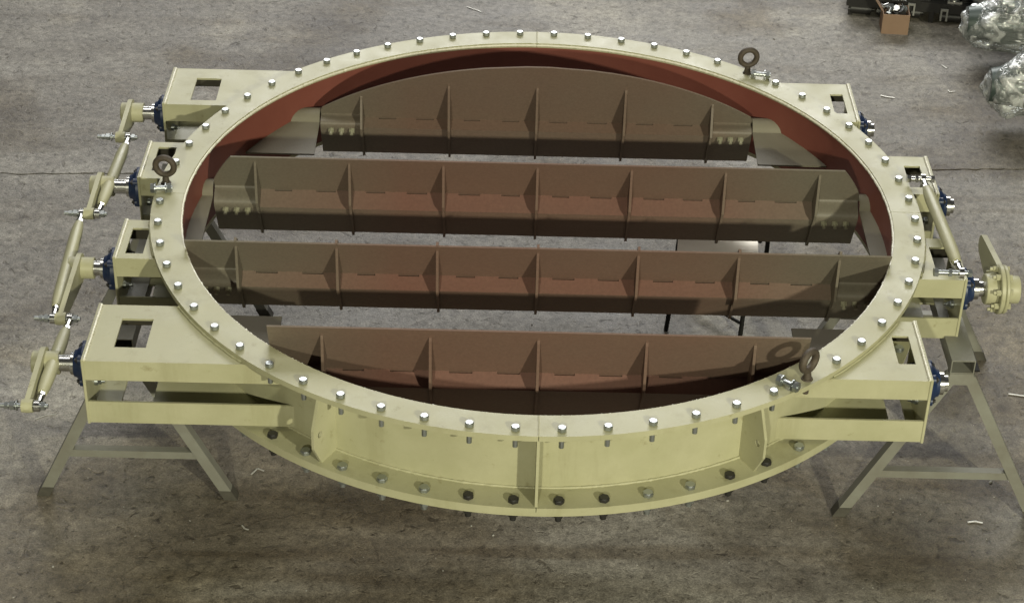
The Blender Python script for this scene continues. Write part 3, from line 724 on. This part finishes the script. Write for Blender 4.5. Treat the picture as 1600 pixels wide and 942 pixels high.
# ---------------------------------------------------------------- things at the back right
# cardboard box full of small fittings
cb = thing('cardboard_box', 'small open brown cardboard box full of shiny fittings on the floor at the back', 'box', (2.145, 3.85, ZG), R(-4))
bm = bmesh.new(); w, dp, h, t = .078, .068, .125, .004
for b_ in ((-w, w, -dp, -dp+t, 0, h), (-w, w, dp-t, dp, 0, h), (-w, -w+t, -dp+t, dp-t, 0, h), (w-t, w, -dp+t, dp-t, 0, h), (-w+t, w-t, -dp+t, dp-t, 0, t)): box(bm, *b_)
new('carton', bm, CARD, cb)
bm = bmesh.new(); bar(bm, (-w, 0, h), (-w-.055, .02, h+.075), .1, .003, (1, 0, .5)); new('flap', bm, CARD, cb)
ft = None
for i in range(16):
    x, y = random.uniform(-.06, .06), random.uniform(-.05, .05)
    bm = bmesh.new()
    cyl(bm, (0, 0, -.022), (0, 0, .022), random.uniform(.010, .019), None, 10); cyl(bm, (0, 0, .012), (0, 0, .020), .022, None, 6)
    f = new('fitting', bm, (ZINC, BLACK, CHROME)[i % 3], None, True, 40); f.location = (x, y, .112+random.uniform(0, .022)); f.rotation_euler = (random.uniform(0, 3), random.uniform(0, 3), 0)
    loose(f, cb, ('shiny zinc fitting heaped in the open cardboard box', 'black fitting heaped in the open cardboard box', 'polished fitting heaped in the open cardboard box')[i % 3], 'fitting', ('zinc fittings in the cardboard box', 'black fittings in the cardboard box', 'polished fittings in the cardboard box')[i % 3])

HOUSING = mat('brown_casting', (.16, .095, .05), .5, 0, (.11, .065, .035), 14, .6)
# black rack of machine parts
rk = thing('parts_rack', 'low black steel rack crowded with dark machine parts at the back edge', 'rack', (2.27, 4.20, ZG), R(-8))
bm = bmesh.new(); box(bm, -.36, .42, -.24, .35, .07, .13); new('tray', bm, BLACK, rk)
for x, y in ((.145, -.22), (-.33, -.2), (.39, -.2), (-.33, .3), (.39, .3)):
    bm = bmesh.new(); box(bm, x-.014, x+.014, y-.014, y+.014, 0, .10); new('leg', bm, BLACK, rk)
bm = bmesh.new(); box(bm, -.345, -.235, -.215, -.1, .131, .30); bev(bm, .03, 3); loose(new('brown_housing', bm, HOUSING, None, True, 40), rk, 'rounded brown housing at the left end of the black rack', 'machine housing')
for i, (x, y) in enumerate(((-.19, -.19), (-.13, -.2), (-.05, -.17), (.03, -.2), (.09, -.18), (.20, -.16), (.27, -.19), (.33, -.17), (.12, -.05), (-.1, -.03), (.3, -.02))):
    bm = bmesh.new(); r = random.uniform(.022, .036); h = random.uniform(.10, .22)
    cyl(bm, (x, y, .131), (x, y, .131+h), r, r*.8, 14); cyl(bm, (x, y-r*1.6, .16+h*.3), (x, y+r*1.4, .16+h*.3), r*.55, None, 12); box(bm, x-r*1.2, x+r*1.2, y-r*1.2, y+r*1.2, .131, .145)
    k = i % 4 == 2
    loose(new('machine_part', bm, CHROME if k else BLACK, None, True, 40), rk, 'polished cylindrical part standing on the black rack' if k else 'black cylindrical part standing on the black rack', 'machine part', 'polished parts on the rack' if k else 'black parts on the rack')
for i, (x, y, l) in enumerate(((-.27, -.19, .12), (-.12, -.20, .09), (.03, -.18, .10), (.26, -.20, .11), (.36, -.17, .08))):
    bm = bmesh.new(); cyl(bm, (x-l/2, y, .036), (x+l/2, y, .036), .034, None, 18); cyl(bm, (x-l/2-.012, y, .036), (x-l/2, y, .036), .026, None, 8); cyl(bm, (x+l/2, y, .036), (x+l/2+.02, y, .036), .014, None, 12)
    loose(new('valve_body', bm, BLACK, None, True, 40), rk, 'black round valve body lying on the floor under the rack', 'valve', 'black valve bodies under the rack')
for x, z in ((.215, .03), (.02, .05)):
    bm = bmesh.new()
    for b_ in ((x-.022, x-.012, -.262, -.250, z, z+.075), (x+.012, x+.022, -.262, -.250, z, z+.075), (x-.0115, x+.0115, -.262, -.250, z+.063, z+.075)): box(bm, *b_)
    loose(new('clip', bm, CLIP, None), rk, 'pale U shaped clip leaning on the front of the black rack, ' + ('right one' if x > .1 else 'left one'), 'clip', 'pale clips on the rack')

# motors wrapped in clear film
def motor(label, loc, rz, L_, r, blocks=True, tilt=0):
    t = thing('wrapped_motor', label, 'motor', loc, rz, 'motors wrapped in clear plastic')
    bm = bmesh.new(); zc = r + .12
    cyl(bm, (-L_*.42, 0, zc), (L_*.5, 0, zc), r*.86, None, 32)
    for i in range(20):
        a = 2*math.pi*i/20; ca, sa = math.cos(a), math.sin(a)
        bar(bm, (-L_*.25, ca*r*.90, zc+sa*r*.90), (L_*.45, ca*r*.90, zc+sa*r*.90), .006, r*.16, (0, ca, sa))
    mg = new('motor_body', bm, MOTOR, t, True, 40)
    bm = bmesh.new(); cyl(bm, (-L_*.55, 0, zc), (-L_*.40, 0, zc), r*.80, r*.95, 32); new('fan_cowl', bm, MOTOR, t, True, 40)
    bm = bmesh.new(); box(bm, -.05, .09, -.06, .06, zc+r*.8, zc+r*1.22); bev(bm, .008); new('terminal_box', bm, MOTOR, t)
    # film: crumpled hull round the lot
    bm = bmesh.new(); bmesh.ops.create_icosphere(bm, subdivisions=5, radius=1)
    for v in bm.verts:
        d = v.co.normalized(); q = Vector((abs(d.x)**.55*math.copysign(1, d.x), abs(d.y)**.8*math.copysign(1, d.y), abs(d.z)**.8*math.copysign(1, d.z)))
        c = Vector((q.x*L_*.60, q.y*r*1.14, q.z*r*1.14))
        bump_ = math.exp(-((c.x+.03)/.11)**2)*max(0, d.z)*r*.60
        c.z += bump_
        k = noise.noise(c*7 + Vector(loc))*.034 + abs(noise.noise(c*17 + Vector(loc)))*.030 + abs(noise.noise(c*60))*.006
        c += d*(k - .004)
        if d.z < -.75: c.z -= .02
        v.co = c + Vector((0, 0, zc))
    new('film_wrap', bm, FILM, t, True, 60)
    bm = bmesh.new(); box(bm, .10, .18, -r, r, 0, .115); loose(new('wood_block', bm, WOOD, None), t, 'rough wooden block under the ' + label[len('motor wrapped in clear plastic '):].split(', ')[-1] + ' wrapped motors', 'wood block', 'wood blocks under the motors')
    return t
MOTOR = mat('grey_green_motor_paint', (.030, .045, .040), .4, .2, (.055, .075, .068), 10, .5)
motor('motor wrapped in clear plastic lying at the right edge, middle of three', (2.73, 3.46, ZG), R(-6), .46, .112)
motor('motor wrapped in clear plastic lying at the right edge, nearest of three', (2.70, 2.70, ZG), R(-4), .44, .112)
motor('motor wrapped in clear plastic at the top right corner, farthest of three', (2.70, 4.02, ZG), R(-12), .62, .105)

# ---------------------------------------------------------------- litter on the floor
def strip(pts, w, t=.0015):
    bm = bmesh.new()
    for i in range(len(pts)-1):
        bar(bm, (*pts[i], w/2), (*pts[i+1], w/2), w, t, (0, 0, 1))
    return bm
LIT = [((1.975, 2.985), [(-.03, .015), (0, 0), (.045, -.012)], .008, 'pale curled strip on the bare floor behind the far right arm', 'strip'),
       ((-.31, 3.955), [(-.075, .055), (.0, .0), (.012, -.012)], .006, 'thin straight pale sliver on the floor beyond the far rim', 'sliver'),
       ((2.345, 3.06), [(-.01, .025), (-.004, 0), (.03, .012)], .005, 'tiny bent wire scrap on the floor left of the nearest wrapped motor', 'scrap'),
       ((2.365, 3.37), [(-.012, .02), (.01, -.02)], .006, 'tiny white scrap on the floor left of the middle wrapped motor', 'scrap'),
       ((2.15, .21), [(-.05, .01), (.05, -.01)], .007, 'pale rod end scrap on the floor right of the right trestle', 'scrap'),
       ((-1.115, -.43), [(-.03, -.03), (-.008, .01), (.02, -.005)], .006, 'curled metal shaving on the floor right of the left trestle leg', 'shaving'),
       ((-1.13, -.80), [(-.014, .02), (0, 0), (.016, -.006)], .006, 'small curled shaving on the floor below the left trestle', 'shaving'),
       ((1.79, -.66), [(-.03, .0), (.0, .006), (.03, -.002)], .008, 'flat pale chip on the floor between the right trestle feet', 'chip'),
       ((1.93, 1.985), [(-.06, .003), (.06, -.003)], .006, 'short pale stick on the floor beside the slab joint right of the damper', 'stick'),
       ((-2.05, -.09), [(-.05, -.03), (-.01, .0), (.03, .006)], .003, 'thin bent wire on the floor under the lowest left lever', 'wire')]
for (x, y), pts, w, lab, cat in LIT:
    o = new('floor_' + cat, strip(pts, w), FRAY, None); o.location = (x, y, ZG+.001); tag(o, lab, cat)
# a torn dark scrap seen between the third and fourth blade
bm = bmesh.new(); prism(bm, [(-.03, .01, 0), (0, -.006, .012), (.03, .012, 0), (.0, -.012, 0)], (0, 0, .002)); o = new('floor_scrap', bm, TREST, None); o.location = (.71, .50, ZG+.002); tag(o, 'folded dark scrap on the floor seen between the third and near blade', 'scrap')
# uncountable crumbs
bm = bmesh.new()
for i in range(330):
    x, y = random.uniform(-3.2, 3.2), random.uniform(-1.6, 4.4); s = random.choice((.002, .002, .003, .003, .004, .007))*random.uniform(.7, 1.2)
    mt = Matrix.Translation((x, y, ZG+s*.4)) @ Matrix.Rotation(random.uniform(0, 3), 4, 'Z') @ Matrix.Diagonal((s*random.uniform(1, 2), s, s*.8, 1))
    bmesh.ops.create_icosphere(bm, subdivisions=1, radius=.8, matrix=mt)
cr = new('grit', bm, mat('pale_grit', (.36, .35, .32), .6)); cr['kind'] = 'stuff'; cr['label'] = 'pale grit and chips scattered over the floor'
